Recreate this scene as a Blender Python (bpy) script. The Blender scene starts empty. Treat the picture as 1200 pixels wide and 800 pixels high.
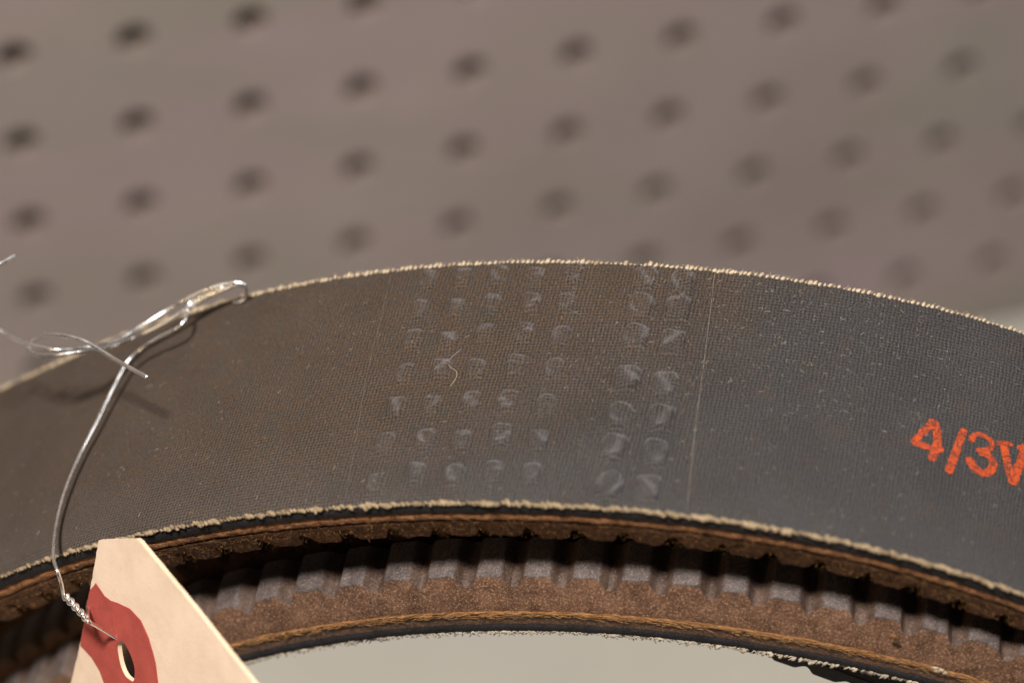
import bpy, math, random
import numpy as np
from mathutils import Vector, noise

random.seed(7); np.random.seed(7)
MM = 0.001
S = bpy.context.scene
COL = S.collection

# ------------------------------------------------------------------ camera
def cam_setup():
    cd = bpy.data.cameras.new("camera"); o = bpy.data.objects.new("camera", cd); COL.objects.link(o)
    f = Vector((0.24262926, 0.6088974, -0.75523175)); u = Vector((0.17608591, 0.73792093, 0.65151091))
    r = f.cross(u).normalized(); u = r.cross(f)
    from mathutils import Matrix
    m = Matrix(((r.x, u.x, -f.x, 0), (r.y, u.y, -f.y, 0), (r.z, u.z, -f.z, 0), (0, 0, 0, 1)))
    m.translation = Vector((-0.1515949, -0.4240700, 0.4022111))
    o.matrix_world = m
    cd.sensor_width = 36.0; cd.lens = 96.0
    cd.clip_start = 0.01; cd.clip_end = 20
    cd.dof.use_dof = True; cd.dof.focus_distance = 0.356; cd.dof.aperture_fstop = 11.0
    S.camera = o
cam_setup()

# ------------------------------------------------------------------ light
w = bpy.data.worlds.new("World"); S.world = w; w.use_nodes = True
w.node_tree.nodes["Background"].inputs[0].default_value = (1.0, 0.97, 0.96, 1)
w.node_tree.nodes["Background"].inputs[1].default_value = 0.05

def area(name, pos, target, size, power, color):
    l = bpy.data.lights.new(name, 'AREA'); l.shape = 'DISK'; l.size = size; l.energy = power; l.color = color
    o = bpy.data.objects.new(name, l); COL.objects.link(o)
    o.location = pos
    o.rotation_euler = (Vector(target) - Vector(pos)).to_track_quat('-Z', 'Y').to_euler()
    return o
area("key_lamp", (-0.300, -0.362, 0.87), (-0.06, -0.18, 0.0), 0.10, 13.8, (1.0, 0.955, 0.90))
area("warm_lamp", (-0.66, -0.60, 0.36), (-0.10, -0.19, 0.11), 0.14, 0.75, (1.0, 0.72, 0.40))
area("cool_lamp", (0.70, -0.42, 0.85), (-0.03, -0.2, 0.1), 0.35, 2.9, (0.95, 0.96, 1.0))
S.view_settings.view_transform = 'Standard'; S.view_settings.look = 'None'
S.view_settings.exposure = 0.0; S.view_settings.gamma = 1.0

# ------------------------------------------------------------------ belt coordinates (mm)
P0 = np.array([-73.166, -233.087, 134.423])
AX = np.array([0.444010, 0.896022, 0.0])      # across the belt, away from the viewer
HX = np.array([0.896022, -0.444010, 0.0])     # along the loop's plane
UX = np.array([0.0, 0.0, 1.0])
CT, CZ = 32.80, -143.56
WID = 41.0

def spline(knots):
    k = sorted(knots.items()); xs = np.array([a for a, _ in k], float); ys = np.array([b for _, b in k], float)
    xs = np.r_[xs[-2:] - 360, xs, xs[:2] + 360]; ys = np.r_[ys[-2:], ys, ys[:2]]
    m = np.gradient(ys, xs)
    def f(t):
        t = (np.asarray(t, float) + 180) % 360 - 180
        i = np.clip(np.searchsorted(xs, t) - 1, 0, len(xs) - 2)
        h = xs[i + 1] - xs[i]; s = (t - xs[i]) / h
        return ((2*s**3 - 3*s**2 + 1) * ys[i] + (s**3 - 2*s**2 + s) * h * m[i]
                + (-2*s**3 + 3*s**2) * ys[i + 1] + (s**3 - s**2) * h * m[i + 1])
    return f
NEAR = {-44: 147.47, -40: 147.54, -36: 147.43, -32: 147.25, -28: 147.1, -24: 147.01, -20: 147.01, -16: 147.1, -12: 147.26,
        -8: 147.46, -4: 147.62, 0: 147.7, 4: 147.61, 8: 147.28, 12: 146.7, 20: 146.6, 35: 147.2}
FAR = {-50: 148.2, -48: 147.66, -44: 147.0, -40: 146.79, -36: 146.81, -32: 146.92, -28: 147.04, -24: 147.14, -20: 147.21,
       -16: 147.26, -12: 147.33, -8: 147.43, -4: 147.59, 0: 147.8, 4: 148.0, 8: 148.1, 12: 147.96, 18: 147.6, 35: 147.3}
for q in list(range(-170, -60, 20)) + list(range(50, 180, 20)):
    NEAR[q] = 147.3; FAR[q] = 147.3
INN = {-48: 116.41, -44: 116.95, -40: 117.47, -36: 117.97, -32: 118.44, -28: 118.88, -24: 119.29, -20: 119.67, -16: 120.03,
       -12: 120.38, -8: 120.71, -4: 121.06, 0: 121.42, 4: 121.83, 8: 122.3, 12: 122.85, 18: 123.4, 35: 123.2}
for q in list(range(-170, -60, 20)) + list(range(50, 180, 20)):
    INN[q] = 122.0 if q > 0 or q < -110 else 118.5
_n, _f, _i = spline(NEAR), spline(FAR), spline(INN)
def r_outer(th, b):
    return _n(th) * (1 - b / WID) + _f(th) * b / WID
def r_inner(th, b):
    return _i(th) + 0 * b
def r_third(th, b):
    return _i(th) - 0.5 + 0 * b
def set_third(th):
    th = (np.asarray(th, float) + 180) % 360 - 180
    return np.where(th < -25, 13.0 - 12.0*np.clip((-25-th)/130, 0, 1), np.clip(5.0 - .38 * (th + 1), 1.0, 13.0))

def pos(th, r, b):
    th = np.radians(th)
    t = CT + r * np.sin(th); z = r * np.cos(th); z = CZ + np.where(z < 0, z * .976, z)
    b = np.asarray(b, float)
    t, z, b = np.broadcast_arrays(t, z, b)
    return (P0 + t[..., None] * HX + b[..., None] * AX + z[..., None] * UX) * MM

# ------------------------------------------------------------------ mesh builder
class MB:
    def __init__(s): s.v = []; s.uv = []; s.f = []; s.m = []; s.n = 0
    def verts(s, P, UV=None):
        P = np.asarray(P, float).reshape(-1, 3)
        UV = np.zeros((len(P), 2)) if UV is None else np.asarray(UV, float).reshape(-1, 2)
        i = s.n; s.v.append(P); s.uv.append(UV); s.n += len(P); return i
    def faces(s, F, mat=0):
        for q in F: s.f.append(tuple(q)); s.m.append(mat)
    def grid(s, P, UV=None, mats=None, flip=False):
        n, m = P.shape[:2]; i0 = s.verts(P, UV)
        idx = i0 + np.arange(n * m).reshape(n, m)
        q = np.stack([idx[:-1, :-1], idx[1:, :-1], idx[1:, 1:], idx[:-1, 1:]], -1)
        if flip: q = q[..., ::-1]
        for j in range(m - 1):
            mt = mats[j] if mats else 0
            s.f += [tuple(x) for x in q[:, j].tolist()]; s.m += [mt] * (n - 1)
    def tube(s, pts, rad, sides=8, cap=True, mat=0):
        pts = np.asarray(pts, float); n = len(pts)
        rad = np.broadcast_to(np.asarray(rad, float), (n,))
        T = np.gradient(pts, axis=0); T /= np.linalg.norm(T, axis=1)[:, None] + 1e-12
        x = np.cross(T[0], [0.3, 0.2, 0.93]); x /= np.linalg.norm(x)
        ring = []
        L = np.r_[0, np.cumsum(np.linalg.norm(np.diff(pts, axis=0), axis=1))]
        UV = []
        for k in range(n):
            x = x - T[k] * (x @ T[k]); x /= np.linalg.norm(x); y = np.cross(T[k], x)
            a = np.arange(sides) * 2 * math.pi / sides
            ring.append(pts[k] + rad[k] * (np.cos(a)[:, None] * x + np.sin(a)[:, None] * y))
            UV.append(np.c_[np.full(sides, L[k] * 100), a])
        i0 = s.verts(np.array(ring), np.array(UV))
        for k in range(n - 1):
            for j in range(sides):
                j2 = (j + 1) % sides
                s.faces([(i0 + k*sides + j, i0 + k*sides + j2, i0 + (k+1)*sides + j2, i0 + (k+1)*sides + j)], mat)
        if cap:
            s.faces([tuple(i0 + j for j in range(sides))[::-1], tuple(i0 + (n-1)*sides + j for j in range(sides))], mat)
    def blob(s, c, ex, ey, ez, seg=6, rings=4, jit=0.0, mat=0):
        c, ex, ey, ez = (np.asarray(q, float) for q in (c, ex, ey, ez))
        P = [c - ez]
        for i in range(1, rings):
            ph = -math.pi/2 + math.pi*i/rings
            for j in range(seg):
                a = 2*math.pi*j/seg
                k = 1 + jit*random.uniform(-1, 1)
                P.append(c + k*(math.cos(ph)*(math.cos(a)*ex + math.sin(a)*ey) + math.sin(ph)*ez))
        P.append(c + ez)
        i0 = s.verts(P)
        F = []
        for j in range(seg):
            F.append((i0, i0+1+(j+1) % seg, i0+1+j))
            for i in range(rings-2):
                p = i0+1+i*seg; F.append((p+j, p+(j+1) % seg, p+seg+(j+1) % seg, p+seg+j))
            p = i0+1+(rings-2)*seg; F.append((p+j, p+(j+1) % seg, s.n-1))
        s.faces(F, mat)
    def build(s, name, mats, parent=None, smooth=True, sharp=None, **props):
        me = bpy.data.meshes.new(name)
        V = np.concatenate(s.v); UV = np.concatenate(s.uv)
        me.from_pydata(V.tolist(), [], s.f)
        uvl = me.uv_layers.new(name="UVMap")
        li = np.empty(len(me.loops), np.int32); me.loops.foreach_get("vertex_index", li)
        uvl.data.foreach_set("uv", UV[li].astype(np.float32).ravel())
        if not isinstance(mats, (list, tuple)): mats = [mats]
        for m in mats: me.materials.append(m)
        me.polygons.foreach_set("material_index", np.array(s.m, np.int32))
        me.polygons.foreach_set("use_smooth", np.full(len(s.f), smooth))
        if sharp: me.set_sharp_from_angle(angle=math.radians(sharp))
        me.update()
        o = bpy.data.objects.new(name, me); COL.objects.link(o)
        if parent: o.parent = parent; o.matrix_parent_inverse = PINV.get(parent.name, o.matrix_parent_inverse)
        for k, v in props.items(): o[k] = v
        return o
PINV = {}
def root(name, loc, label, cat, group=None):
    o = bpy.data.objects.new(name, None); COL.objects.link(o); o.location = loc; o.empty_display_size = .01
    o["label"] = label; o["category"] = cat
    if group: o["group"] = group
    from mathutils import Matrix
    PINV[o.name] = Matrix.Translation(loc).inverted()
    return o
def nz(p, sc): return noise.noise(Vector(p) * sc)
def nz_arr(P, sc, seed=0.0):
    Q = np.asarray(P).reshape(-1, 3) * sc + seed
    return np.array([noise.noise(Vector(q)) for q in Q]).reshape(np.asarray(P).shape[:-1])
def smooth_path(pts, n=8):
    p = np.asarray(pts, float); p = np.vstack([2*p[0]-p[1], p, 2*p[-1]-p[-2]])
    out = []
    for i in range(1, len(p)-2):
        for k in range(n):
            t = k/n
            out.append(.5*((2*p[i]) + (-p[i-1]+p[i+1])*t + (2*p[i-1]-5*p[i]+4*p[i+1]-p[i+2])*t*t + (-p[i-1]+3*p[i]-3*p[i+1]+p[i+2])*t**3))
    out.append(p[-2]); return np.array(out)

# ------------------------------------------------------------------ material helper
class NT:
    def __init__(s, name, rough=.6, metal=0, spec=.5):
        s.mat = bpy.data.materials.new(name); s.mat.use_nodes = True
        s.t = s.mat.node_tree; s.b = s.t.nodes["Principled BSDF"]
        s.b.inputs["Roughness"].default_value = rough; s.b.inputs["Metallic"].default_value = metal
        s.b.inputs["Specular IOR Level"].default_value = spec
    def n(s, typ, **kw):
        x = s.t.nodes.new(typ)
        for k, v in kw.items(): setattr(x, k, v)
        return x
    def link(s, a, b): s.t.links.new(a, b)
    def put(s, sock, v):
        if isinstance(v, bpy.types.NodeSocket): s.link(v, sock)
        elif v is not None: sock.default_value = v
    def uv(s): return s.n("ShaderNodeTexCoord").outputs["UV"]
    def obj(s):
        g = s.n("ShaderNodeNewGeometry"); return g.outputs["Position"]
    def mapping(s, v, scale, rot=(0, 0, 0), loc=(0, 0, 0)):
        m = s.n("ShaderNodeMapping"); s.link(v, m.inputs[0]); m.inputs["Scale"].default_value = scale
        m.inputs["Rotation"].default_value = rot; m.inputs["Location"].default_value = loc; return m.outputs[0]
    def noise(s, v, scale, detail=3, rough=.55, dist=0):
        x = s.n("ShaderNodeTexNoise"); s.link(v, x.inputs["Vector"]); x.inputs["Scale"].default_value = scale
        x.inputs["Detail"].default_value = detail; x.inputs["Roughness"].default_value = rough; x.inputs["Distortion"].default_value = dist
        return x.outputs["Fac"]
    def math(s, op, a, b=None, c=None, clamp=False):
        x = s.n("ShaderNodeMath", operation=op, use_clamp=clamp)
        s.put(x.inputs[0], a); s.put(x.inputs[1], b)
        if c is not None: s.put(x.inputs[2], c)
        return x.outputs[0]
    def ramp(s, v, a, b, lo=0., hi=1.):
        x = s.n("ShaderNodeMapRange"); x.clamp = True; s.put(x.inputs[0], v)
        for i, k in enumerate((a, b, lo, hi)): x.inputs[1+i].default_value = k
        return x.outputs[0]
    def mix(s, fac, a, b):
        x = s.n("ShaderNodeMix", data_type='RGBA'); s.put(x.inputs[0], fac)
        s.put(x.inputs[6], a if isinstance(a, bpy.types.NodeSocket) else (*a, 1))
        s.put(x.inputs[7], b if isinstance(b, bpy.types.NodeSocket) else (*b, 1)); return x.outputs[2]
    def bump(s, h, dist, strength=1.0, nrm=None):
        x = s.n("ShaderNodeBump"); x.inputs["Strength"].default_value = strength; x.inputs["Distance"].default_value = dist
        s.link(h, x.inputs["Height"])
        if nrm: s.link(nrm, x.inputs["Normal"])
        return x.outputs[0]
    def out(s, color=None, rough=None, nrm=None):
        s.put(s.b.inputs["Base Color"], color if color is None or isinstance(color, bpy.types.NodeSocket) else (*color, 1))
        s.put(s.b.inputs["Roughness"], rough)
        if nrm: s.link(nrm, s.b.inputs["Normal"])
        return s.mat

def mat_backing():
    k = NT("rubberised_weave", spec=.35); uv = k.uv()
    sep = k.n("ShaderNodeSeparateXYZ"); k.link(uv, sep.inputs[0]); u, v = sep.outputs[0], sep.outputs[1]
    wob = k.noise(uv, 3.0, 2); wob2 = k.math('MULTIPLY_ADD', k.noise(uv, 14, 2), .035, k.math('MULTIPLY', wob, .05))
    u2 = k.math('ADD', u, wob2)
    A = k.math('MULTIPLY', k.math('ADD', u2, v), 2*math.pi/.104); B = k.math('MULTIPLY', k.math('SUBTRACT', u2, v), 2*math.pi/.094)
    wv = k.math('MULTIPLY', k.math('SINE', A), k.math('SINE', B))
    wv = k.math('MULTIPLY_ADD', wv, .5, .5); grain = k.noise(uv, 60, 3, .8)
    wv = k.math('ADD', k.math('MULTIPLY', wv, .62), k.math('MULTIPLY', k.ramp(grain, .3, .7), .38))
    fine = k.noise(uv, 32, 5, .8); med = k.noise(uv, 9, 4, .65); big = k.noise(uv, 1.3, 3, .6)
    # dust: brown grime over the left and the upper part, thinning out towards the printed end
    edge = k.math('ADD', k.math('SUBTRACT', u, k.math('MULTIPLY', v, 1.25)), k.math('MULTIPLY', k.math('SUBTRACT', big, .5), 3.0))
    dust = k.ramp(edge, -7.0, -3.0, 1.0, .10)
    dust = k.math('MULTIPLY', dust, k.ramp(u, -.9, -.3, 1.0, .25))
    dust = k.math('MULTIPLY', dust, k.ramp(med, .28, .68, .35, 1.15), clamp=True)
    base = k.mix(k.ramp(fine, .37, .63), (.009, .0087, .009), (.080, .075, .077))
    brown = k.mix(k.ramp(fine, .37, .63), (.014, .008, .0048), (.132, .078, .042))
    c = k.mix(dust, base, brown)
    grey = k.math('MULTIPLY', k.ramp(k.math('ADD', v, k.math('MULTIPLY', med, .9)), .5, 1.7, .38, 0), k.ramp(fine, .3, .7))
    c = k.mix(grey, c, (.11, .107, .108))
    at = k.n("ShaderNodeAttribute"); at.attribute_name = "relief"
    c = k.mix(k.math('MULTIPLY', at.outputs["Fac"], k.ramp(fine, .35, .65, .15, .85)), c, (.29, .28, .29))  # painted highlight: paler colour along the far edges of the pressed marks
    c = k.mix(k.ramp(k.noise(k.mapping(uv, (1, 1, 1), (0, 0, 0), (4, 9, 0)), 2.6, 3), .54, .70, 0, .40), c, k.mix(fine, (.010, .011, .008), (.075, .078, .062)))
    c = k.mix(k.ramp(k.noise(k.mapping(uv, (1, 1, 1), (0, 0, 0), (8, 2, 0)), 3.1, 3), .55, .72, 0, .5), c, k.mix(fine, (.014, .008, .007), (.125, .080, .062)))
    # weave crowns rubbed paler, by patches
    rub = k.math('MULTIPLY', k.ramp(wv, .5, .95), k.ramp(k.noise(uv, 2.2, 3), .34, .64, .22, .75))
    c = k.mix(rub, c, (.150, .126, .110))
    c = k.mix(k.math('MULTIPLY', k.ramp(wv, .44, .16), k.ramp(k.noise(uv, 1.7, 3), .3, .6, .4, .9)), c, (.006, .005, .005))
    sp = k.n("ShaderNodeTexVoronoi"); k.link(k.mapping(uv, (1, .8, 1), (0, 0, .5)), sp.inputs["Vector"]); sp.inputs["Scale"].default_value = 30
    spk = k.math('MULTIPLY', k.ramp(sp.outputs["Distance"], .03, .17, 1, 0), k.ramp(k.noise(uv, 11, 3), .42, .66))
    c = k.mix(k.math('MULTIPLY', spk, .8), c, (.30, .26, .225))
    scr = k.noise(k.mapping(uv, (30, 2.2, 1), (0, 0, .6)), 1.6, 3, .6)
    c = k.mix(k.math('MULTIPLY', k.ramp(scr, .66, .74), .35), c, (.2, .18, .165))
    h = k.math('MULTIPLY_ADD', fine, 1.0, k.math('MULTIPLY', wv, k.ramp(k.noise(uv, 1.1, 2), .3, .7, .5, 1.0)))
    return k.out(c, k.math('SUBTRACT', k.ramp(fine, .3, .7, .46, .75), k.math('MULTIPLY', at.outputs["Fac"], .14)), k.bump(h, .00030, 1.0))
def mat_rubber(name, c1, c2, spk=(.3, .22, .16), amt=.35, rough=.6, bump=.0001, spec=.4):
    k = NT(name, spec=spec); p = k.obj()
    f1 = k.noise(p, 3300, 5, .8); f2 = k.noise(p, 420, 4, .6); 
    c = k.mix(k.ramp(f2, .3, .7), c1, c2)
    c = k.mix(k.math('MULTIPLY', k.ramp(f1, .53, .66), amt), c, spk)
    c = k.mix(k.ramp(f1, .47, .33), c, tuple(x*.45 for x in c1))
    h = k.math('ADD', f1, k.noise(p, 1500, 3))
    return k.out(c, k.ramp(f2, .3, .7, rough-.12, rough+.1), k.bump(h, bump, .8))
def mat_cord(name, dark, mid, hi, fuzz=0.):
    k = NT(name, spec=.3); uv = k.uv()
    st = k.noise(k.mapping(uv, (5, 55, 1)), 1.0, 5, .65, .4); lump = k.noise(uv, 5, 4, .6); fine = k.noise(uv, 70, 3, .7)
    c = k.mix(k.ramp(st, .36, .56), dark, mid); c = k.mix(k.math('MULTIPLY', k.ramp(st, .54, .68), k.ramp(lump, .4, .6)), c, hi)
    c = k.mix(k.ramp(fine, .42, .25), c, tuple(x*.3 for x in dark))
    hgt = k.math('ADD', st, fine)
    if fuzz:
        p = k.obj(); g1 = k.noise(p, 2600, 5, .8); g2 = k.noise(p, 900, 4, .7)
        c = k.mix(k.math('MULTIPLY', k.ramp(g1, .52, .62), fuzz), c, hi); c = k.mix(k.math('MULTIPLY', k.ramp(g1, .48, .38), fuzz), c, tuple(x*.4 for x in dark))
        c = k.mix(k.ramp(g2, .5, .36, 0, .8), c, dark); hgt = k.math('MULTIPLY_ADD', g1, 2.2, hgt)
    return k.out(c, .7, k.bump(hgt, .0003 if fuzz else .0002, 1.0))
def mat_yarn(name, a, b, dark):
    k = NT(name, rough=.85, spec=.2); p = k.obj()
    c = k.mix(k.ramp(k.noise(p, 1500, 3), .3, .7), a, b); c = k.mix(k.ramp(k.noise(p, 260, 3), .52, .75), c, dark)
    return k.out(c, None, k.bump(k.noise(p, 6000, 3), .0001, .8))
M = {}
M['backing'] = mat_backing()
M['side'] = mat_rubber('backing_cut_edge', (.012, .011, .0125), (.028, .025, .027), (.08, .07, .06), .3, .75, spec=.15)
M['flank'] = mat_rubber('cut_rubber_flank', (.060, .028, .017), (.160, .080, .046), (.42, .26, .15), .8)
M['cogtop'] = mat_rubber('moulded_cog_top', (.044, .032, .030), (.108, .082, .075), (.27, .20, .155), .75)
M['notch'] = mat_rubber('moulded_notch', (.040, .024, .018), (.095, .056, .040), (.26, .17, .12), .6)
M['fuzzflank'] = mat_cord('frayed_flank', (.05, .02, .009), (.32, .12, .04), (.66, .35, .135), .8)
M['cord'] = mat_cord('tension_cord_orange', (.09, .036, .014), (.55, .22, .075), (.82, .52, .27), .35)
M['goldcord'] = mat_cord('tension_cord_gold', (.06, .028, .012), (.29, .13, .045), (.52, .31, .13))
M['yarn'] = mat_yarn('cream_yarn', (.33, .25, .165), (.50, .40, .28), (.17, .12, .075))
M['tanyarn'] = mat_yarn('tan_yarn', (.18, .128, .076), (.33, .245, .152), (.09, .06, .035))
M['netyarn'] = mat_yarn('grey_yarn', (.24, .195, .145), (.46, .39, .30), (.03, .026, .023))
M['hair'] = mat_yarn('pale_fibre', (.36, .30, .23), (.5, .43, .35), (.25, .2, .15))
M['seam'] = mat_yarn('dusty_seam', (.14, .115, .09), (.26, .215, .17), (.04, .034, .028))
M['gold_fibre'] = mat_yarn('golden_fibre', (.24, .12, .042), (.38, .21, .085), (.08, .038, .016))

def mat_print():
    k = NT("orange_ink", rough=.6, spec=.3); uv = k.uv()
    wear = k.noise(uv, 32, 4, .7); w2 = k.noise(uv, 9, 3)
    c = k.mix(w2, (.37, .036, .003), (.55, .074, .005))
    c = k.mix(k.ramp(k.math('MULTIPLY_ADD', w2, .3, wear), .71, .57), c, (.07, .022, .015))
    return k.out(c, None, k.bump(wear, .0002, .8))
M['ink'] = mat_print()
def mat_wire():
    k = NT("galvanised_wire", rough=.3, metal=1.0); p = k.obj()
    c = k.mix(k.noise(p, 700, 3), (.88, .87, .85), (.97, .96, .94))
    return k.out(c, k.ramp(k.noise(p, 500, 3), .3, .7, .20, .38))
M['wire'] = mat_wire()
def mat_tag(name, a, b, sc=1.0):
    k = NT(name, rough=.8, spec=.25); p = k.obj()
    f = k.noise(p, 1700, 4, .65); c = k.mix(k.ramp(k.noise(p, 260, 4), .3, .7), a, b)
    c = k.mix(k.ramp(f, .58, .72, 0, .25), c, tuple(x*.72 for x in a))
    return k.out(c, None, k.bump(f, .00012, .5))
M['manila'] = mat_tag('manila_card', (.63, .475, .355), (.71, .545, .415))
M['patch'] = mat_tag('red_patch', (.29, .048, .036), (.37, .070, .053))
def mat_board():
    k = NT("tempered_hardboard", rough=.55, spec=.4); p = k.obj()
    c = k.mix(k.ramp(k.noise(p, 14, 3), .3, .7), (.272, .222, .198), (.345, .286, .262))
    st = k.noise(k.mapping(p, (6, 1, 38)), 1.0, 3, .6); c = k.mix(k.ramp(st, .35, .7, 0, .7), c, (.335, .25, .268))
    st2 = k.noise(k.mapping(p, (9, 1, 22), (0, 0, 0), (3, 0, 7)), 1.0, 3, .6); c = k.mix(k.ramp(st2, .48, .72, 0, .65), c, (.245, .235, .185))
    f = k.noise(p, 700, 4, .7); c = k.mix(k.ramp(f, .5, .75, 0, .3), c, (.19, .15, .13))
    return k.out(c, None, k.bump(f, .0002, .4))
M['board'] = mat_board()
def mat_deck():
    k = NT("painted_steel_shelf", rough=.45, spec=.4); p = k.obj()
    c = k.mix(k.ramp(k.noise(p, 9, 4), .3, .7), (.320, .305, .262), (.395, .368, .315))
    return k.out(c, None, k.bump(k.noise(p, 900, 3), .0001, .3))
M['deck'] = mat_deck()
M['bore'] = mat_tag('raw_fibre_bore', (.175, .135, .112), (.215, .168, .142))
M['wall'] = mat_tag('dark_wall_panel', (.20, .165, .15), (.25, .21, .19))

# ------------------------------------------------------------------ setting: wall, pegboard, shelf
def box(mb, lo, hi):
    x0, y0, z0 = lo; x1, y1, z1 = hi
    i = mb.verts([(x0,y0,z0),(x1,y0,z0),(x1,y1,z0),(x0,y1,z0),(x0,y0,z1),(x1,y0,z1),(x1,y1,z1),(x0,y1,z1)])
    mb.faces([tuple(i+k for k in q) for q in ((0,3,2,1),(4,5,6,7),(0,1,5,4),(1,2,6,5),(2,3,7,6),(3,0,4,7))])
mb = MB(); box(mb, (-.7, .014, -.4), (.9, .030, .5)); mb.build("wall", M['wall'], smooth=False, kind="structure")

def pegboard():
    mb = MB(); P = 25.4; hr = 3.9; TH = 5.5; NS = 24
    ang = np.arange(NS)*2*math.pi/NS
    sq = np.array([(math.cos(a), math.sin(a)) for a in ang]); sq = sq/np.abs(sq).max(1)[:, None]*P/2
    ci = np.c_[np.cos(ang), np.sin(ang)]
    cols = range(-9, 15); rows = range(-5, 6)
    zbot = -rows[-1]*P - P/2; ztop = -rows[0]*P + P/2; x0 = cols[0]*P - P/2; x1 = cols[-1]*P + P/2
    for c in cols:
        for r in rows:
            cx, cz = c*P, -r*P
            L = []
            for rad, y in ((None, 0), (hr+.12, 0), (hr, .12), (hr, TH)):
                q = sq if rad is None else ci*rad
                L.append(np.c_[cx+q[:, 0], np.full(NS, y), cz+q[:, 1]])
            L = np.array(L)*MM; i0 = mb.verts(L)
            for k in range(3):
                for j in range(NS):
                    j2 = (j+1) % NS
                    mb.faces([(i0+k*NS+j, i0+k*NS+j2, i0+(k+1)*NS+j2, i0+(k+1)*NS+j)], 1 if k == 2 else 0)
    zb = -152.9   # plain margin below the last row of holes, then edges
    i = mb.verts(np.array([(x0,0,zb),(x1,0,zb),(x1,0,zbot),(x0,0,zbot),(x0,TH,zb),(x1,TH,zb),(x0,TH,ztop),(x1,TH,ztop),(x0,0,ztop),(x1,0,ztop)])*MM)
    mb.faces([(i,i+1,i+2,i+3),(i,i+4,i+5,i+1),(i,i+3,i+8,i+6,i+4),(i+1,i+5,i+7,i+9,i+2),(i+8,i+9,i+7,i+6)])
    mb.build("pegboard", [M['board'], M['bore']], smooth=False, label="brown hardboard pegboard with rows of round holes, standing behind the belt", category="pegboard")
pegboard()
DZ = -.1532
mb = MB(); box(mb, (-.45, -.52, DZ-.018), (.60, -.0005, DZ)); box(mb, (-.45, -.535, DZ-.040), (.60, -.5205, DZ+.004))
mb.build("shelf", M['deck'], smooth=False, label="pale beige metal shelf under the belt, at the foot of the pegboard", category="shelf")

# ------------------------------------------------------------------ the belt
belt = root("drive_belt", tuple(pos(180., 147.3, 20.)), "coiled dark cogged rubber drive belt with cream frayed edges, printed 4/3V in orange", "drive belt")
TH_V = np.arange(-54, 19.01, .1); TH_R = np.r_[np.arange(19, 306, 2.5), 306.]

# pressed lettering, illegible rows of raised marks
ROWS = [(-20.0, [38.5, 33.1, 27.6, 21.6, 15.7, 9.7, 3.2], 's0'), (-18.05, [38.5, 32.7, 26.9, 22.0, 15.9, 10.1, 4.5], 's1'),
        (-16.1, [38.9, 33.5, 28.2, 21.9, 16.4, 9.9, 4.3], 's2'), (-14.1, [38.1, 33.4, 28.1, 22.4, 16.3, 10.6, 4.7], 's3'),
        (-12.15, [38.9, 33.5, 27.7, 22.2, 15.7, 10.0, 4.4], 's4'), (-8.35, [38.5, 33.5, 28.0, 20.7, 14.5, 9.2, 3.2], 'b0'),
        (-6.4, [38.3, 33.4, 27.5, 20.4, 14.7, 9.1, 3.1], 'b1')]
def arc(a0, a1, rx, ry, n=8): return [(rx*math.cos(math.radians(a0+(a1-a0)*i/n)), ry*math.sin(math.radians(a0+(a1-a0)*i/n))) for i in range(n+1)]
GL = {'s0': [[(-.9, 1.1), (.8, 1.3)], [(.1, 1.2), (0, -.4)], [(-.8, -1.2), (.7, -1.3)]],
      's1': [[(-.9, 1.5), (0, .2), (.9, 1.5)], arc(0, 360, .55, .7)],
      's2': [[(-.8, 1.6), (-.8, -1.5)], [(-.8, .2), (.8, .5)], [(-.8, -1.5), (.9, -1.3)]],
      's3': [[(-1, 1.2), (.9, 1.3)], [(-.9, -.2), (.9, -.1)], [(-.8, -1.4), (.9, -1.4)]],
      's4': [arc(0, 360, 1.1, 1.5, 12)], 'b0': [arc(0, 360, 1.45, 1.75, 14)],
      'b1': [[(-1.0, 1.7), (-.9, -1.8), (1.2, -1.8)], [(-1.0, 1.7), (1.0, 1.7), (1.1, .3)]]}
def dist_poly(X, Y, pl):
    d = np.full(X.shape, 9.)
    for (ax, ay), (bx, by) in zip(pl[:-1], pl[1:]):
        vx, vy = bx-ax, by-ay; t = np.clip(((X-ax)*vx+(Y-ay)*vy)/(vx*vx+vy*vy+1e-9), 0, 1)
        d = np.minimum(d, np.hypot(X-ax-t*vx, Y-ay-t*vy))
    return d
def relief(TH, B):
    h = np.zeros(TH.shape); rs = np.random.RandomState(3)
    for t0, bs, g in ROWS:
        big = g[0] == 'b'
        for b0 in bs:
            X = np.radians(TH-t0-rs.uniform(-.06, .06))*147.5; Y = B-b0-rs.uniform(-.15, .15)
            m = (np.abs(X) < 3.4) & (np.abs(Y) < 3.6)
            if not m.any(): continue
            x, y = X[m], Y[m]; k = rs.uniform(.6, 1.15)*(1.25 if big else .85)
            px, py = (1.5, 2.0) if big else (1.15, 1.6)
            pad = 1/(1+np.exp(((np.abs(x)/px)**3+(np.abs(y)/py)**3-1)*4.5))
            d = np.min([dist_poly(x, y, p) for p in GL[g]], axis=0)
            brk = rs.uniform(.3, 1)
            w1 = .5+.5*np.sin(x*rs.uniform(1.2, 2.6)+y*rs.uniform(-2, 2)+rs.uniform(0, 6))
            h[m] += k*(.72*pad*(.55+.45*w1) + .24*np.exp(-(d/.42)**2)*(.15+.85*w1))
    # overlap lips of the label wrap
    h += .05/(1+np.exp((TH+4.68+(B-20)*.010)*30)) * 1/(1+np.exp(-(TH+22+(20-B)*.016)*30))
    return h
def rel_at(th, b): return relief(np.atleast_1d(np.asarray(th, float)), np.atleast_1d(np.asarray(b, float)))

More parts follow.
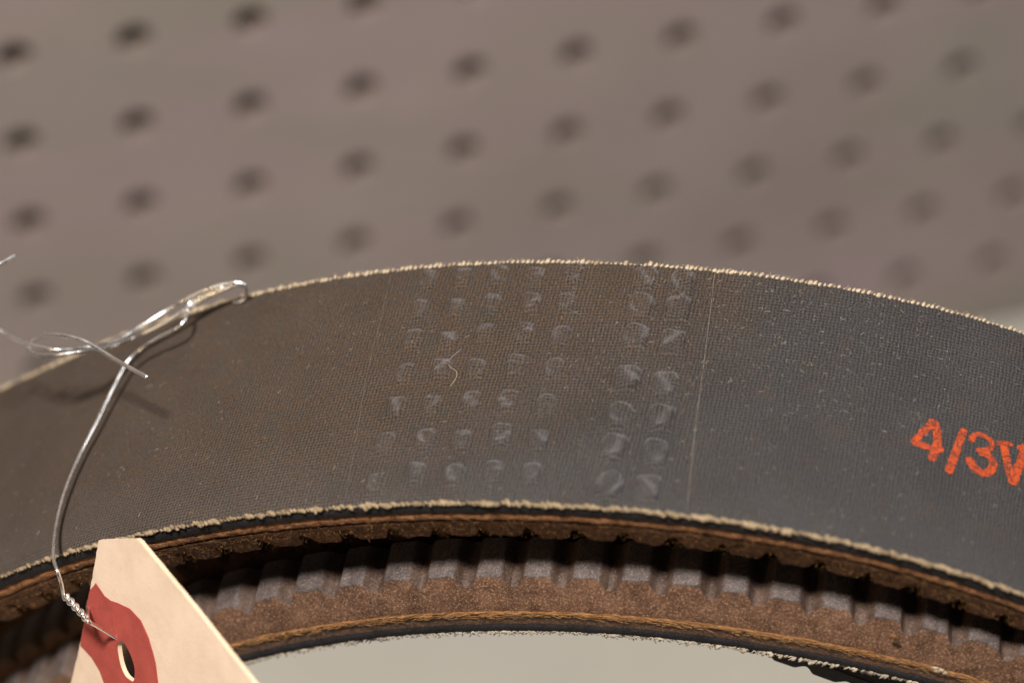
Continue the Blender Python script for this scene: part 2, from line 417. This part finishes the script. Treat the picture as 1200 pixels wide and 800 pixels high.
def backing_outer():
    mb = MB(); bb = np.arange(0, 41.01, .25); 
    T, B = np.meshgrid(TH_V, bb, indexing='ij')
    wav = .10*np.sin(T*.31+B*.05)*np.cos(B*.16+T*.2)
    edge = -.35*np.exp(-B/.5) - .25*np.exp(-(41-B)/.5)
    R = r_outer(T, B) + relief(T, B) + wav*.5 + edge
    mb.grid(pos(T, R, B), np.stack([np.radians(T)*14.75, B/10], -1))
    # near cut edge and far cut edge
    for bsel, sgn in ((0., -1), (41., 1)):
        qs = np.array([0, .25, .8, 1.4, 1.9, 2.1]); bo = np.array([0, .12, .22, .2, .1, -.35])
        T2, Q = np.meshgrid(TH_V, qs, indexing='ij')
        Pp = pos(T2, r_outer(T2, bsel*np.ones_like(T2)) - (.35 if sgn < 0 else .25) - Q, bsel + sgn*np.broadcast_to(bo, T2.shape))
        i = len(mb.f)
        mb.grid(Pp, np.stack([np.radians(T2)*14.75, Q/10], -1), mats=[1]*5, flip=sgn > 0)
    T3, B3 = np.meshgrid(TH_R, np.linspace(0, 41, 9), indexing='ij')
    mb.grid(pos(T3, r_outer(T3, B3), B3), np.stack([np.radians(T3)*14.75, B3/10], -1))
    for bsel in (0., 41.):
        T4, Q4 = np.meshgrid(TH_R, np.array([0, 2.1]), indexing='ij'); bq = np.full(T4.shape, bsel)
        mb.grid(pos(T4, r_outer(T4, bq)-Q4, bq), np.stack([np.radians(T4)*14.75, Q4/10], -1), mats=[1], flip=bsel > 0)
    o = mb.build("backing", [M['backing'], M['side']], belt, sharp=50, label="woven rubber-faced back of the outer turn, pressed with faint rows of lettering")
    h = relief(T, B); h = np.clip((h-.08)/.22, 0, 1)*(.06+.94*np.clip(np.gradient(-h, axis=1)*10, 0, 1))  # highlight mask, strongest where a raised mark falls off towards the far edge
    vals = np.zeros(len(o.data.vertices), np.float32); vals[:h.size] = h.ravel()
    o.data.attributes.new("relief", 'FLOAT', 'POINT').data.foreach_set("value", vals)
backing_outer()

def ring_section(name, mats, rf, sign, sec, th_v, uvk, rough=0., setb=None, label=None, face_mats=None, seed=0., sharp=40, rsc=1.0):
    """a closed ring with the (q, b) section given; q is depth into the belt from its back"""
    mb = MB()
    sec = np.array(sec, float)
    seg = np.r_[0, np.cumsum(np.hypot(*np.diff(sec, axis=0).T))]/10
    for th in (th_v, np.r_[np.arange(th_v[-1], th_v[0]+360, 2.5), th_v[0]+360]):
        T, Q = np.meshgrid(th, sec[:, 0], indexing='ij'); B = np.broadcast_to(sec[:, 1], T.shape).copy()
        if setb is not None: B = B + setb(T)
        Rr = rf(T, np.clip(B, 0, 41))
        if rough and th is th_v:
            base = pos(T, Rr - sign*Q, B)
            n1 = nz_arr(base, 900*rsc, seed) + .6*nz_arr(base, 2600*rsc, seed+5)
            B = B + rough*n1*(B < 20)
            Q = Q + rough*.7*(nz_arr(base, 1100*rsc, seed+11))*(B < 20)
        mb.grid(pos(T, Rr - sign*Q, B), np.stack([np.radians(T)*14.0, np.broadcast_to(seg, T.shape)], -1), mats=face_mats, flip=sign < 0)
    kw = {"label": label} if label else {}
    return mb.build(name, mats, belt, sharp=sharp, **kw)
TH_M = np.arange(-54, 19.01, .35)
TAP = .335
# outer turn: cord layer, then four ribs
ring_section("cord_layer", M['cord'], r_outer, 1, [(2.15, 41), (2.15, .55), (2.3, .28), (2.7, .1), (3.2, .05), (3.7, .12), (4.1, .3), (4.25, .9), (4.25, 41)],
             np.arange(-54, 19.01, .2), 0, rough=.17, label="orange-brown cord layer of the outer turn, just under its frayed edge")
# inner turn (turned inside out: back inward, cogs outward)
ring_section("backing", M['side'], r_inner, -1, [(0, 41), (0, 0.05), (.3, -.1), (.9, -.12), (1.4, -.06), (1.6, .12), (1.6, 41)], TH_M, 0, rough=.06, label="black cloth back of the inner turn, facing inward")
ring_section("rubber_layer", M['flank'], r_inner, -1, [(1.6, 41), (1.6, .0), (2.4, -.08), (3.5, .0), (3.5, 41)], TH_M, 0, rough=.08)
ring_section("cord_layer", M['goldcord'], r_inner, -1, [(3.45, 41), (3.45, .1), (3.6, -.22), (3.95, -.26), (4.2, -.05), (4.2, 41)], np.arange(-54, 19.01, .2), 0, rough=.24, label="golden line of cord fibres along the flank of the inner turn", rsc=.7)
# third turn, only glimpsed under the inner turn
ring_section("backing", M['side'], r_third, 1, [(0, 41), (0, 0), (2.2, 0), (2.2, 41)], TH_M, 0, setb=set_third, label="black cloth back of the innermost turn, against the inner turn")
ring_section("cord_layer", M['side'], r_third, 1, [(2.2, 41), (2.2, .2), (4.2, .2), (4.2, 41)], TH_M, 0, setb=set_third)  # cord coloured black as well, shade put into its colour

def cog_mesh(mb, rf, sign, t0, tc, t1, bl, br, qn, dep, setb=None, jit=0., seed=0.):
    xs = np.array([-.5, -.46, -.41, -.37, -.33, -.29, -.255, -.22, -.1, 0, .1, .22, .255, .29, .33, .37, .41, .46, .5])
    g = np.clip((.48-np.abs(xs))/.25, 0, 1); g = g*g*(3-2*g)
    xs = xs*1.0; xs[1:-1] = np.clip(xs[1:-1]*random.uniform(.90, 1.06)+random.uniform(-.025, .025), -.495, .495)
    th = np.where(xs < 0, tc + (tc-t0)*xs*2, tc + (t1-tc)*xs*2)
    sec = []
    for k, (x, t) in enumerate(zip(xs, th)):
        d = dep*g[k]
        qa, qb, qc = qn+.03, qn+.03+d*.84, qn+.03+d
        bev = .30*g[k]
        sec.append([(qa, bl+TAP*(qa-4)), (qb, bl+TAP*(qb-4)), (qn+.03+d*.95, bl+TAP*(qb-4)+bev*.35), (qc, bl+TAP*(qb-4)+bev), (qc, br-TAP*(qc-4)-bev), (qb, br-TAP*(qb-4)), (qa, br-TAP*(qa-4))])
    sec = np.array(sec); T = np.broadcast_to(th[:, None], sec.shape[:2]); Q = sec[..., 0].copy(); B = sec[..., 1].copy()
    if setb is not None: B = B + setb(T)
    Rr = rf(T, np.clip(B, 0, 41))
    if jit:
        base = pos(T, Rr-sign*Q, B)
        wgt = (g[:, None] > .02)*np.array([0, 1, 1, 1, .3, .3, 0])
        Q = Q + jit*wgt*nz_arr(base, 1000, seed); B = B + .6*jit*wgt*nz_arr(base, 1300, seed+3)
    f0 = len(mb.f)
    mb.grid(pos(T, Rr-sign*Q, B), np.stack([np.radians(T)*14, (Q+B)/10], -1), mats=[0, 1, 1, 1, 0, 0], flip=sign < 0)
    nx = len(xs)-1
    for k in range(f0, len(mb.m)):
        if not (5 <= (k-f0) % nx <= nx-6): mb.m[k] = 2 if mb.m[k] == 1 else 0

def centres(vis, lo_step, hi_step, total):
    c = list(vis)
    while c[0] > -52: c.insert(0, c[0]-lo_step)
    while c[-1] < 17: c.append(c[-1]+hi_step)
    gap = 360-(c[-1]-c[0]); n = round(gap/total); far = [c[-1]+gap*k/n for k in range(1, n)]
    return c, far
def ribs(rf, sign, vis, far, q0, qn, dep, mats, cogmats, setb=None, jit=0., vislo=-46, vishi=16, label=None, rough=0.):
    allc = vis + far; ends = [(a+b)/2 for a, b in zip(allc, allc[1:]+[allc[0]+360])]
    starts = [ends[-1]-360]+ends[:-1]
    for i in range(4):
        bl = .12+i*10.25; br = bl+10.0
        rib = ring_section("rib", mats, rf, sign, [(q0, bl), (q0+.05, bl+.0), ((q0+qn)/2, bl+TAP*((q0+qn)/2-4)), (qn, bl+TAP*(qn-4)), (qn, br-TAP*(qn-4)), (q0, br)], TH_M if i == 0 else np.arange(-54, 19.01, 1.5), 0,
                           rough=rough if i == 0 else 0, setb=setb, label=label if i == 0 else None)
        bulk = MB(); k = 0
        for c, s, e in zip(allc, starts, ends):
            if i == 0 and vislo < c < vishi:
                m = MB(); cog_mesh(m, rf, sign, s, c, e, bl, br, qn, dep*random.uniform(.93, 1.05), setb, jit, seed=c)
                o = m.build("cog", cogmats, rib, sharp=38)
            else:
                cog_mesh(bulk, rf, sign, s, c, e, bl, br, qn, dep, setb)
        o = bulk.build("cogs", cogmats, rib, sharp=38, kind="stuff")
ov, of = centres([-21.23, -18.75, -16.25, -13.75, -11.3, -8.8, -6.3, -3.8, -1.3, 1.2, 3.7, 6.2, 8.7], 2.5, 2.5, 2.5)
ribs(r_outer, 1, ov, of, 4.2, 6.2, 3.4, [M['fuzzflank']], [M['fuzzflank'], M['fuzzflank'], M['fuzzflank']], jit=.35, label="nearest rib of the outer turn, cogs pointing in, flank frayed brown", rough=.14)
iv, if_ = centres([-33.28, -30.2, -27.15, -24.2, -21.33, -18.5, -15.66, -12.75, -9.88, -7.05, -4.28, -1.47, 1.35, 4.22, 7.06, 9.87, 12.68], 3.1, 2.83, 2.86)
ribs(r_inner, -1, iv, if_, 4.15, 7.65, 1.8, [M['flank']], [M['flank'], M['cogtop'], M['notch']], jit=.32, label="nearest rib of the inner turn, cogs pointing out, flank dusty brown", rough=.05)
tv, tf = centres([-3.0, -.15, 2.7, 5.55, 8.4, 11.25], 2.857, 2.857, 2.857)
ribs(r_third, 1, tv, tf, 4.2, 7.2, 2.2, [M['side']], [M['side'], M['side'], M['side']], setb=set_third, vislo=-6, label="nearest rib of the innermost turn, cogs coloured black in place of shade")  # ribs and cogs take the black edge material, shade put into their colour

# frayed yarn ends along the cut edges
def tangent(th, sgn=1):
    p = pos(np.array(th+.05), 147., 0.)-pos(np.array(th-.05), 147., 0.); return p/np.linalg.norm(p)
def radial(th):
    p = pos(np.array(th), 148., 0.)-pos(np.array(th), 147., 0.); return p/np.linalg.norm(p)
def fringe(edge_b, step, size, q, label, slant, mat, el=1.15):
    mb = MB(); th = -54.
    A = AX
    while th < 18.5:
        th += math.degrees(step/147.)*random.uniform(.8, 1.2)
        s = 1 if edge_b > 20 else -1
        b = edge_b + s*random.uniform(.0, .22); dq = q+random.uniform(-.10, .10)
        c = pos(np.array(th), float(r_outer(th, edge_b))-dq, b)
        t, r = tangent(th), radial(th)
        k = size*random.choice((random.uniform(.45, .8), random.uniform(.8, 1.25), random.uniform(.8, 1.25)))*MM
        ax = (A*s*.8 + t*slant*random.uniform(.3, 1.1) + r*random.uniform(-.1, .45)); ax /= np.linalg.norm(ax)
        e1 = np.cross(ax, r); e1 /= np.linalg.norm(e1); e2 = np.cross(ax, e1)
        mb.blob(c, e1*k*.72, e2*k*.72, ax*k*el, jit=.28)
        for _ in range(random.choice((1, 2, 3, 4))):   # loose fibres
            d = ax*random.uniform(.3, 1)+t*random.uniform(-1, 1)+r*random.uniform(-.3, .9); d /= np.linalg.norm(d)
            L = random.uniform(.25, .8)*MM; p = c+t*random.uniform(-.3, .3)*MM
            pts = [p, p+d*L*.5+r*random.uniform(-.1, .1)*MM, p+d*L+t*random.uniform(-.25, .25)*MM]
            mb.tube(pts, .022*MM, 3, cap=False)
    mb.build("frayed_edge", mat, belt, kind="stuff", label=label)
fringe(41., .66, .37, .22, "pale frayed yarn ends along the far edge of the outer turn", .75, M['yarn'])
fringe(0., .56, .44, .34, "tan frayed yarn ends along the near edge of the outer turn", 1.7, M['tanyarn'], 1.5)

def net_fringe():
    mb = MB(); th = -50.
    while th < 18.5:
        th += math.degrees(.25/121.)*random.uniform(.75, 1.25)
        t, r = tangent(th), radial(th)
        b = random.uniform(-.15, .5)
        grow = 1 + max(0, (th+2))*.025
        c = pos(np.array(th), float(_i(th))+random.uniform(.0, .25), b)
        for sg in (-1, 1):
            L = random.uniform(.5, 1.25)*MM*(1.0 if th < -2 else .8)
            d = -r*1.0 + sg*t*random.uniform(.6, 1.3) - AX*random.uniform(-.2, .35)
            d /= np.linalg.norm(d)
            pts = [c, c+d*L*.5-AX*random.uniform(0, .08)*MM, c+d*L]
            mb.tube(pts, np.array([.09, .085, .05])*MM*grow, 4)
        if th > -2 and random.random() < .45:
            mb.blob(c-r*.2*MM-AX*.25*MM, t*.28*MM, AX*.28*MM, r*.42*MM+t*.2*MM, 5, 4, .2)
    mb.build("frayed_edge", M['netyarn'], belt, kind="stuff", label="dark netted yarn ends along the lower edge of the inner turn")
net_fringe()

# loose golden fibres on the frayed flank of the outer turn, and on the cord line of the inner one
def fibres():
    mb = MB()
    for _ in range(2000):
        th = random.uniform(-46, 17); q = random.triangular(2.3, 9.3, 7.6)
        b = (.1 if q < 4.2 else .12+TAP*(q-4)) - random.uniform(.02, .15)
        c = pos(np.array(th), float(r_outer(th, 0.))-q, b)
        t, r = tangent(th), radial(th)
        d = t*random.uniform(-1, 1)-r*random.uniform(-.4, .7)-AX*random.uniform(.0, .5); d /= np.linalg.norm(d)
        L = random.uniform(.15, .5)*MM
        mb.tube([c, c+d*L*.5-AX*random.uniform(-.02, .1)*MM, c+d*L+r*random.uniform(-.15, .15)*MM], .02*MM, 3, cap=False)
    for _ in range(900):
        th = random.uniform(-46, 17); q = random.gauss(3.8, .25)
        c = pos(np.array(th), float(_i(th))+q, -.24)
        t, r = tangent(th), radial(th)
        d = t*random.choice((-1, 1))+r*random.uniform(-.3, .3)-AX*random.uniform(-.05, .15); L = random.uniform(.5, 1.8)*MM
        mb.tube([c, c+d*L*.5, c+d*L], .035*MM, 3, cap=False)
    mb.build("loose_fibre", M['gold_fibre'], belt, kind="stuff", label="fine golden fibres fraying from the cut flanks")
fibres()
def lint():
    mb = MB()
    for _ in range(900):
        th = random.uniform(-46, 16); b = random.uniform(.8, 40.3)
        if random.random() < .35: th = random.gauss(-1, 6); b = random.uniform(18, 40)
        h = .05+float(rel_at(th, b)[0])
        c = pos(np.array(th), float(r_outer(th, b))+h, b); t, r = tangent(th), radial(th)
        a = random.uniform(0, math.pi); d = t*math.cos(a)+AX*math.sin(a); e = np.cross(d, r)
        L = random.uniform(.12, .7)*MM
        mb.tube([c, c+d*L*.5+e*random.uniform(-.12, .12)*MM+r*.05*MM, c+d*L], random.choice((.012, .016, .022))*MM, 3, cap=False)
    mb.build("lint", M['hair'], belt, kind="stuff", label="tiny pale lint fibres caught on the woven back")
lint()

def on_back(path, hgt, n=6):
    p = smooth_path([(a, b, 0) for a, b in path], n)
    th, b = p[:, 0], p[:, 1]
    return pos(th, r_outer(th, b)+rel_at(th, b)+hgt, b), th, b
def seam(path, wd, label):
    P, th, b = on_back(path, .03, 14); mb = MB()
    jr = np.array([nz((0, k*.31, wd), 1.0) for k in range(len(P))])
    P = P + jr[:, None]*.05*MM*HX
    mb.tube(P, wd*MM*(1+.5*jr), 5)
    mb.build("wrap_seam", M['seam'], belt, label=label)
seam([(-4.88, 40.7), (-4.75, 28.3), (-4.64, 13.9), (-4.43, .6)], .038, "thin pale line across the belt right of the pressed lettering")
seam([(-22.2, 40.2), (-22.1, 31), (-22.06, 21.8), (-21.7, 10), (-21.46, .9)], .018, "faint thin line across the belt left of the pressed lettering")

def printing():
    strokes = [([(6.84, 21.5), (6.4, 19.5), (6.04, 17.8), (6.63, 17.5), (7.38, 17.55)], .40), ([(6.84, 21.6), (7.02, 21.2), (7.18, 18.4), (6.99, 15.9)], .50),
               ([(8.45, 21.5), (8.18, 18.3), (7.89, 14.7)], .48), ([(8.89, 20.6), (9.1, 21.55), (9.57, 21.85), (9.97, 21.2), (9.85, 20.1), (9.4, 19.2)], .36),
               ([(9.38, 19.2), (9.91, 18.78), (10.11, 17.4), (9.75, 16.0), (9.27, 16.05), (8.88, 17.2)], .50), ([(10.56, 21.6), (10.88, 18.4), (11.15, 16.1)], .50),
               ([(11.72, 22.3), (11.52, 19.5), (11.24, 16.1)], .50), ([(10.30, 21.45), (10.93, 21.85)], .32), ([(11.42, 21.8), (12.03, 22.3)], .32)]
    mb = MB()
    for si, (st, hw) in enumerate(strokes):
        hw *= 1.12
        p = smooth_path([(math.radians(a)*147.5, b, 0) for a, b in st], 10)[:, :2]
        # round caps: extend the ends
        d0 = p[0]-p[1]; d1 = p[-1]-p[-2]; d0 /= np.linalg.norm(d0); d1 /= np.linalg.norm(d1)
        ca = [math.sqrt(max(0, 1-k*k)) for k in (.97, .85, .6, .3)]
        pre = [p[0]+d0*hw*k for k in (.97, .85, .6, .3)]; post = [p[-1]+d1*hw*k for k in (.3, .6, .85, .97)]
        wds = np.r_[ca, np.ones(len(p)), ca[::-1]]; p = np.vstack([pre, p, post])
        T = np.gradient(p, axis=0); T /= np.linalg.norm(T, axis=1)[:, None]; N = np.c_[-T[:, 1], T[:, 0]]
        offs = np.linspace(-1, 1, 7)
        G = p[:, None, :] + N[:, None, :]*(offs[None, :, None]*hw*wds[:, None, None])
        jx = np.array([[nz((x, y, si), 2.2)*.16 for x, y in row] for row in G])
        G = G + N[:, None, :]*(jx*np.abs(offs)[None, :])[..., None]
        th = np.degrees(G[..., 0]/147.5); b = G[..., 1]
        R = r_outer(th, b) + relief(th, b) + .05*np.sin(th*.31+b*.05)*np.cos(b*.16+th*.2) + .045 + .006*si
        mb.grid(pos(th, R, b), np.stack([G[..., 0]/10, b/10], -1))
    mb.build("printed_marking", M['ink'], belt, label="worn orange printed characters 4/3V near the right end of the belt")
printing()

def flecks():
    for th, r, b, s, m, lab in ((7.61, 130.9, -.1, .75, 'goldcord', "small orange fleck on the brown flank of the inner turn"),
                                (10.9, 126.9, -.3, .85, 'yarn', "cream crumb of frayed yarn on the lower edge of the inner turn"),
                                (11.56, 144.56-1.1, .9, .6, 'yarn', "white fleck under the frayed edge at the right")):
        mb = MB(); t, rr = tangent(th), radial(th)
        for k in range(4):
            c = pos(np.array(th+random.uniform(-.22, .22)*(2 if s > .8 else .6)), r+random.uniform(-.25, .25), b)
            mb.blob(c, t*s*MM*random.uniform(.5, .9), AX*.22*MM, rr*s*.5*MM, 6, 4, .25)
        mb.build("fleck", M[m], belt, label=lab)
flecks()

# ------------------------------------------------------------------ curly hair lying on the belt
P, _, _ = on_back([(-17.16, 25.44), (-17.63, 23.7), (-17.68, 22.52), (-17.21, 21.57), (-17.09, 20.53), (-17.29, 18.93)], .12, 8)
mb = MB(); mb.tube(P, .027*MM, 5)
mb.build("lint_thread", M['hair'], label="short curly pale thread lying on the belt's pressed lettering", category="thread")

# ------------------------------------------------------------------ tag wire
wire = root("tag_wire", tuple(np.array([-95.4, -177.55, 116.0])*MM), "thin shiny metal wire looped over the belt's far edge and twisted through the tag", "wire")
TIP = [[-123.81, -169.2, 124.06], [-126.08, -170.14, 123.9], [-129.73, -170.92, 123.42], [-132.81, -171.44, 122.01], [-133.86, -171.89, 119.98], [-132.55, -172.89, 118.28], [-129.83, -174.04, 116.9]]
WA = [[-127.08, -170.6, 110.86], [-125.4, -175.72, 114.2], [-123.08, -179.86, 116.83], [-121.03, -181.59, 117.62], [-118.76, -181.81, 117.35], [-116.39, -181.57, 116.96], [-113.87, -180.46, 115.74], [-110.46, -177.99, 114.01], [-105.27, -176.27, 115.02], [-102.25, -176.39, 117.05], [-99.34, -176.96, 119.05], [-96.82, -177.56, 120.29], [-95.04, -178.17, 120.85], [-94.07, -178.62, 120.57], [-93.84, -178.64, 119.3], [-93.84, -178.16, 117.52], [-94.7, -178.18, 116.7], [-95.4, -177.55, 116.01]]
WB = [[-111.1, -195.48, 125.14], [-112.16, -193.34, 124.17], [-113.54, -190.43, 122.87], [-114.79, -187.96, 121.95], [-116.13, -185.96, 121.7], [-117.51, -184.18, 121.47], [-119.3, -182.57, 121.0], [-121.3, -180.51, 119.57], [-122.67, -178.41, 117.22], [-123.59, -176.91, 114.7], [-123.96, -176.37, 112.92], [-123.58, -177.52, 112.86], [-122.31, -179.23, 113.93], [-120.14, -180.52, 115.18], [-116.92, -180.95, 115.51], [-113.17, -179.6, 114.03], [-109.75, -177.12, 111.93], [-106.72, -177.18, 113.18], [-103.74, -177.52, 115.29], [-101.28, -177.42, 116.86], [-98.88, -177.51, 118.29], [-96.88, -177.79, 119.5], [-95.16, -178.13, 120.31], [-94.15, -178.47, 120.25]]
WC = [[-96.87, -177.73, 119.97], [-99.43, -177.31, 118.39], [-101.32, -177.08, 117.22], [-102.09, -177.83, 116.99], [-102.43, -179.4, 117.39], [-103.43, -180.62, 117.06], [-104.98, -180.54, 115.85], [-107.03, -179.8, 113.86], [-109.03, -179.4, 111.95], [-111.0, -179.99, 110.61], [-112.57, -181.71, 109.91], [-114.89, -184.71, 108.92], [-117.26, -188.11, 108.28], [-119.7, -191.35, 107.53], [-121.95, -195.04, 107.33], [-123.99, -199.07, 107.4], [-125.61, -203.46, 107.9]]
KN = [[-126.81, -208.71, 110.44], [-127.26, -211.3, 111.19], [-127.24, -213.83, 112.13], [-126.96, -214.7, 110.2], [-126.67, -215.71, 108.81], [-126.63, -215.73, 107.49], [-127.13, -215.15, 106.47], [-127.48, -214.78, 107.05], [-127.04, -215.17, 108.2], [-126.25, -216.49, 108.98], [-125.76, -217.26, 108.52], [-125.77, -216.87, 106.84], [-126.33, -216.1, 105.96], [-126.39, -216.03, 106.66], [-125.84, -216.92, 107.7], [-124.94, -218.12, 108.09], [-124.6, -218.45, 107.27], [-124.9, -217.89, 105.64], [-125.23, -217.32, 105.73], [-124.74, -217.93, 106.98], [-124.25, -219.47, 107.22], [-122.76, -219.43, 105.09], [-121.22, -219.79, 103.3], [-120.38, -220.02, 102.73], [-119.75, -219.4, 101.04], [-119.77, -218.08, 99.19]]
KB = [[-126.46, -215.83, 106.8], [-125.02, -215.22, 106.43], [-122.71, -208.84, 97.07], [-120.82, -211.15, 97.82], [-119.73, -214.17, 97.05], [-119.77, -218.08, 99.19]]
def helix(a, b, turns, rad, ph):
    a, b = np.array(a), np.array(b); d = b-a; d = d/np.linalg.norm(d); x = np.cross(d, [0, 0, 1]); x /= np.linalg.norm(x); y = np.cross(d, x)
    n = int(turns*8); out = []
    for i in range(n+1):
        t = i/n; an = 2*math.pi*turns*t+ph; rr = rad*(1.15-.3*t)*random.uniform(.85, 1.15)
        out.append((a+(b-a)*t+rr*(math.cos(an)*x+math.sin(an)*y)).tolist())
    return out
HA, HB = [-126.67, -215.71, 108.81], [-124.45, -219.1, 107.2]
H1 = helix(HA, HB, 2.25, .30, .6); H2 = helix(HA, HB, 2.25, .30, .6+math.pi)
for pts, rad in ((TIP+WA, .28), (WB, .29), (WC+KN[:4]+H1+KN[20:], .25), (H2+KB[2:], .24)):
    mb = MB(); P = smooth_path(np.array(pts)*MM, 8)
    rr = np.full(len(P), rad*MM)
    mb.tube(P, rr, 10)
    mb.build("strand", M['wire'], wire)

# ------------------------------------------------------------------ tag
def tag():
    TP = np.array([-120.178, -222.706, 101.949]); TW = np.array([.3582, -.481, .8002]); TV = np.array([.1046, -.831, -.5463]); TN = np.array([-.9278, -.2794, .2473])
    rt = root("shipping_tag", tuple(TP*MM), "manila card tag with a dark red reinforcing patch round its hole, hung on the wire", "tag")
    W = lambda x, y, z: (TP + .9754*(x*TW + y*TV) + z*TN)*MM
    out = [(2.63, -16.28), (13.2, -14.55), (13.9, -14.1), (22.97, -3.67), (32.16, 7.64), (34, 11), (34, 78), (-20.5, 78), (-20.5, 3.0), (-18.78, .83), (-11.65, -4.34), (-4.2, -10.49)]
    def dens(poly, step, jit):
        r = []
        for (a, b) in zip(poly, poly[1:]+poly[:1]):
            n = max(1, int(math.dist(a, b)/step))
            for k in range(n):
                t = k/n; x = a[0]+(b[0]-a[0])*t; y = a[1]+(b[1]-a[1])*t
                j = jit*nz((x*1.7, y*1.7, 1.3), 1.0) if k else 0
                r.append((x+j, y+j*.6))
        return r
    o1 = dens(out[:9], 1.2, .12)[:-0 or None]; 
    # the left slanted edge is rough-cut
    o1 = dens(out, .7, .16)
    hole = [(.05+1.95*math.cos(a)*(1+.05*math.sin(3*a)), .15+2.75*math.sin(a)*(1+.04*math.sin(5*a+1))) for a in np.arange(40)*2*math.pi/40]
    patch = dens([(-1.85, -11.07), (-.51, -9.05), (.9, -8.15), (2.56, -7.6), (5.65, -6.28), (7.73, -4.31), (8.41, -1.86), (8.35, .0), (8.2, 1.51), (7.2, 4.2), (4.4, 6.8), (1.0, 7.6), (-3.2, 6.6), (-6.3, 4.6), (-8.37, 2.22), (-8.6, .38), (-9.79, -1.75), (-12.04, -3.78), (-7.9, -7.35), (-4.2, -10.42)], .8, .12)
    def plate(name, outer, inner, z0, z1, mat, mat2):
        import bmesh
        bm = bmesh.new()
        def loop(pl, z): return [bm.verts.new(W(x, y, z)) for x, y in pl]
        for z, fl in ((z1, False), (z0, True)):
            vo, vi = loop(outer, z), loop(inner, z)
            ed = [bm.edges.new((v[i], v[(i+1) % len(v)])) for v in (vo, vi) for i in range(len(v))]
            bmesh.ops.triangle_fill(bm, use_beauty=True, use_dissolve=False, edges=ed, normal=Vector(TN if not fl else -TN))
            if z == z1: a = (vo, vi)
            else: b = (vo, vi)
        for p, q in zip(a, b):
            n = len(p)
            for i in range(n): f = bm.faces.new((p[i], q[i], q[(i+1) % n], p[(i+1) % n])); f.material_index = 1
        bmesh.ops.recalc_face_normals(bm, faces=bm.faces)
        me = bpy.data.meshes.new(name); bm.to_mesh(me); bm.free(); me.materials.append(mat); me.materials.append(mat2)
        o = bpy.data.objects.new(name, me); COL.objects.link(o); o.parent = rt; o.matrix_parent_inverse = PINV[rt.name]
        return o
    plate("card", o1, hole, -.30, .30, M['manila'], M['card_edge'])
    hp = [(x*1.02, y*1.02) for x, y in hole]
    plate("reinforcing_patch", patch, hp, .303, .40, M['patch'], M['patch'])
M['card_edge'] = mat_tag('card_cut_edge', (.62, .46, .31), (.70, .54, .38))
tag()
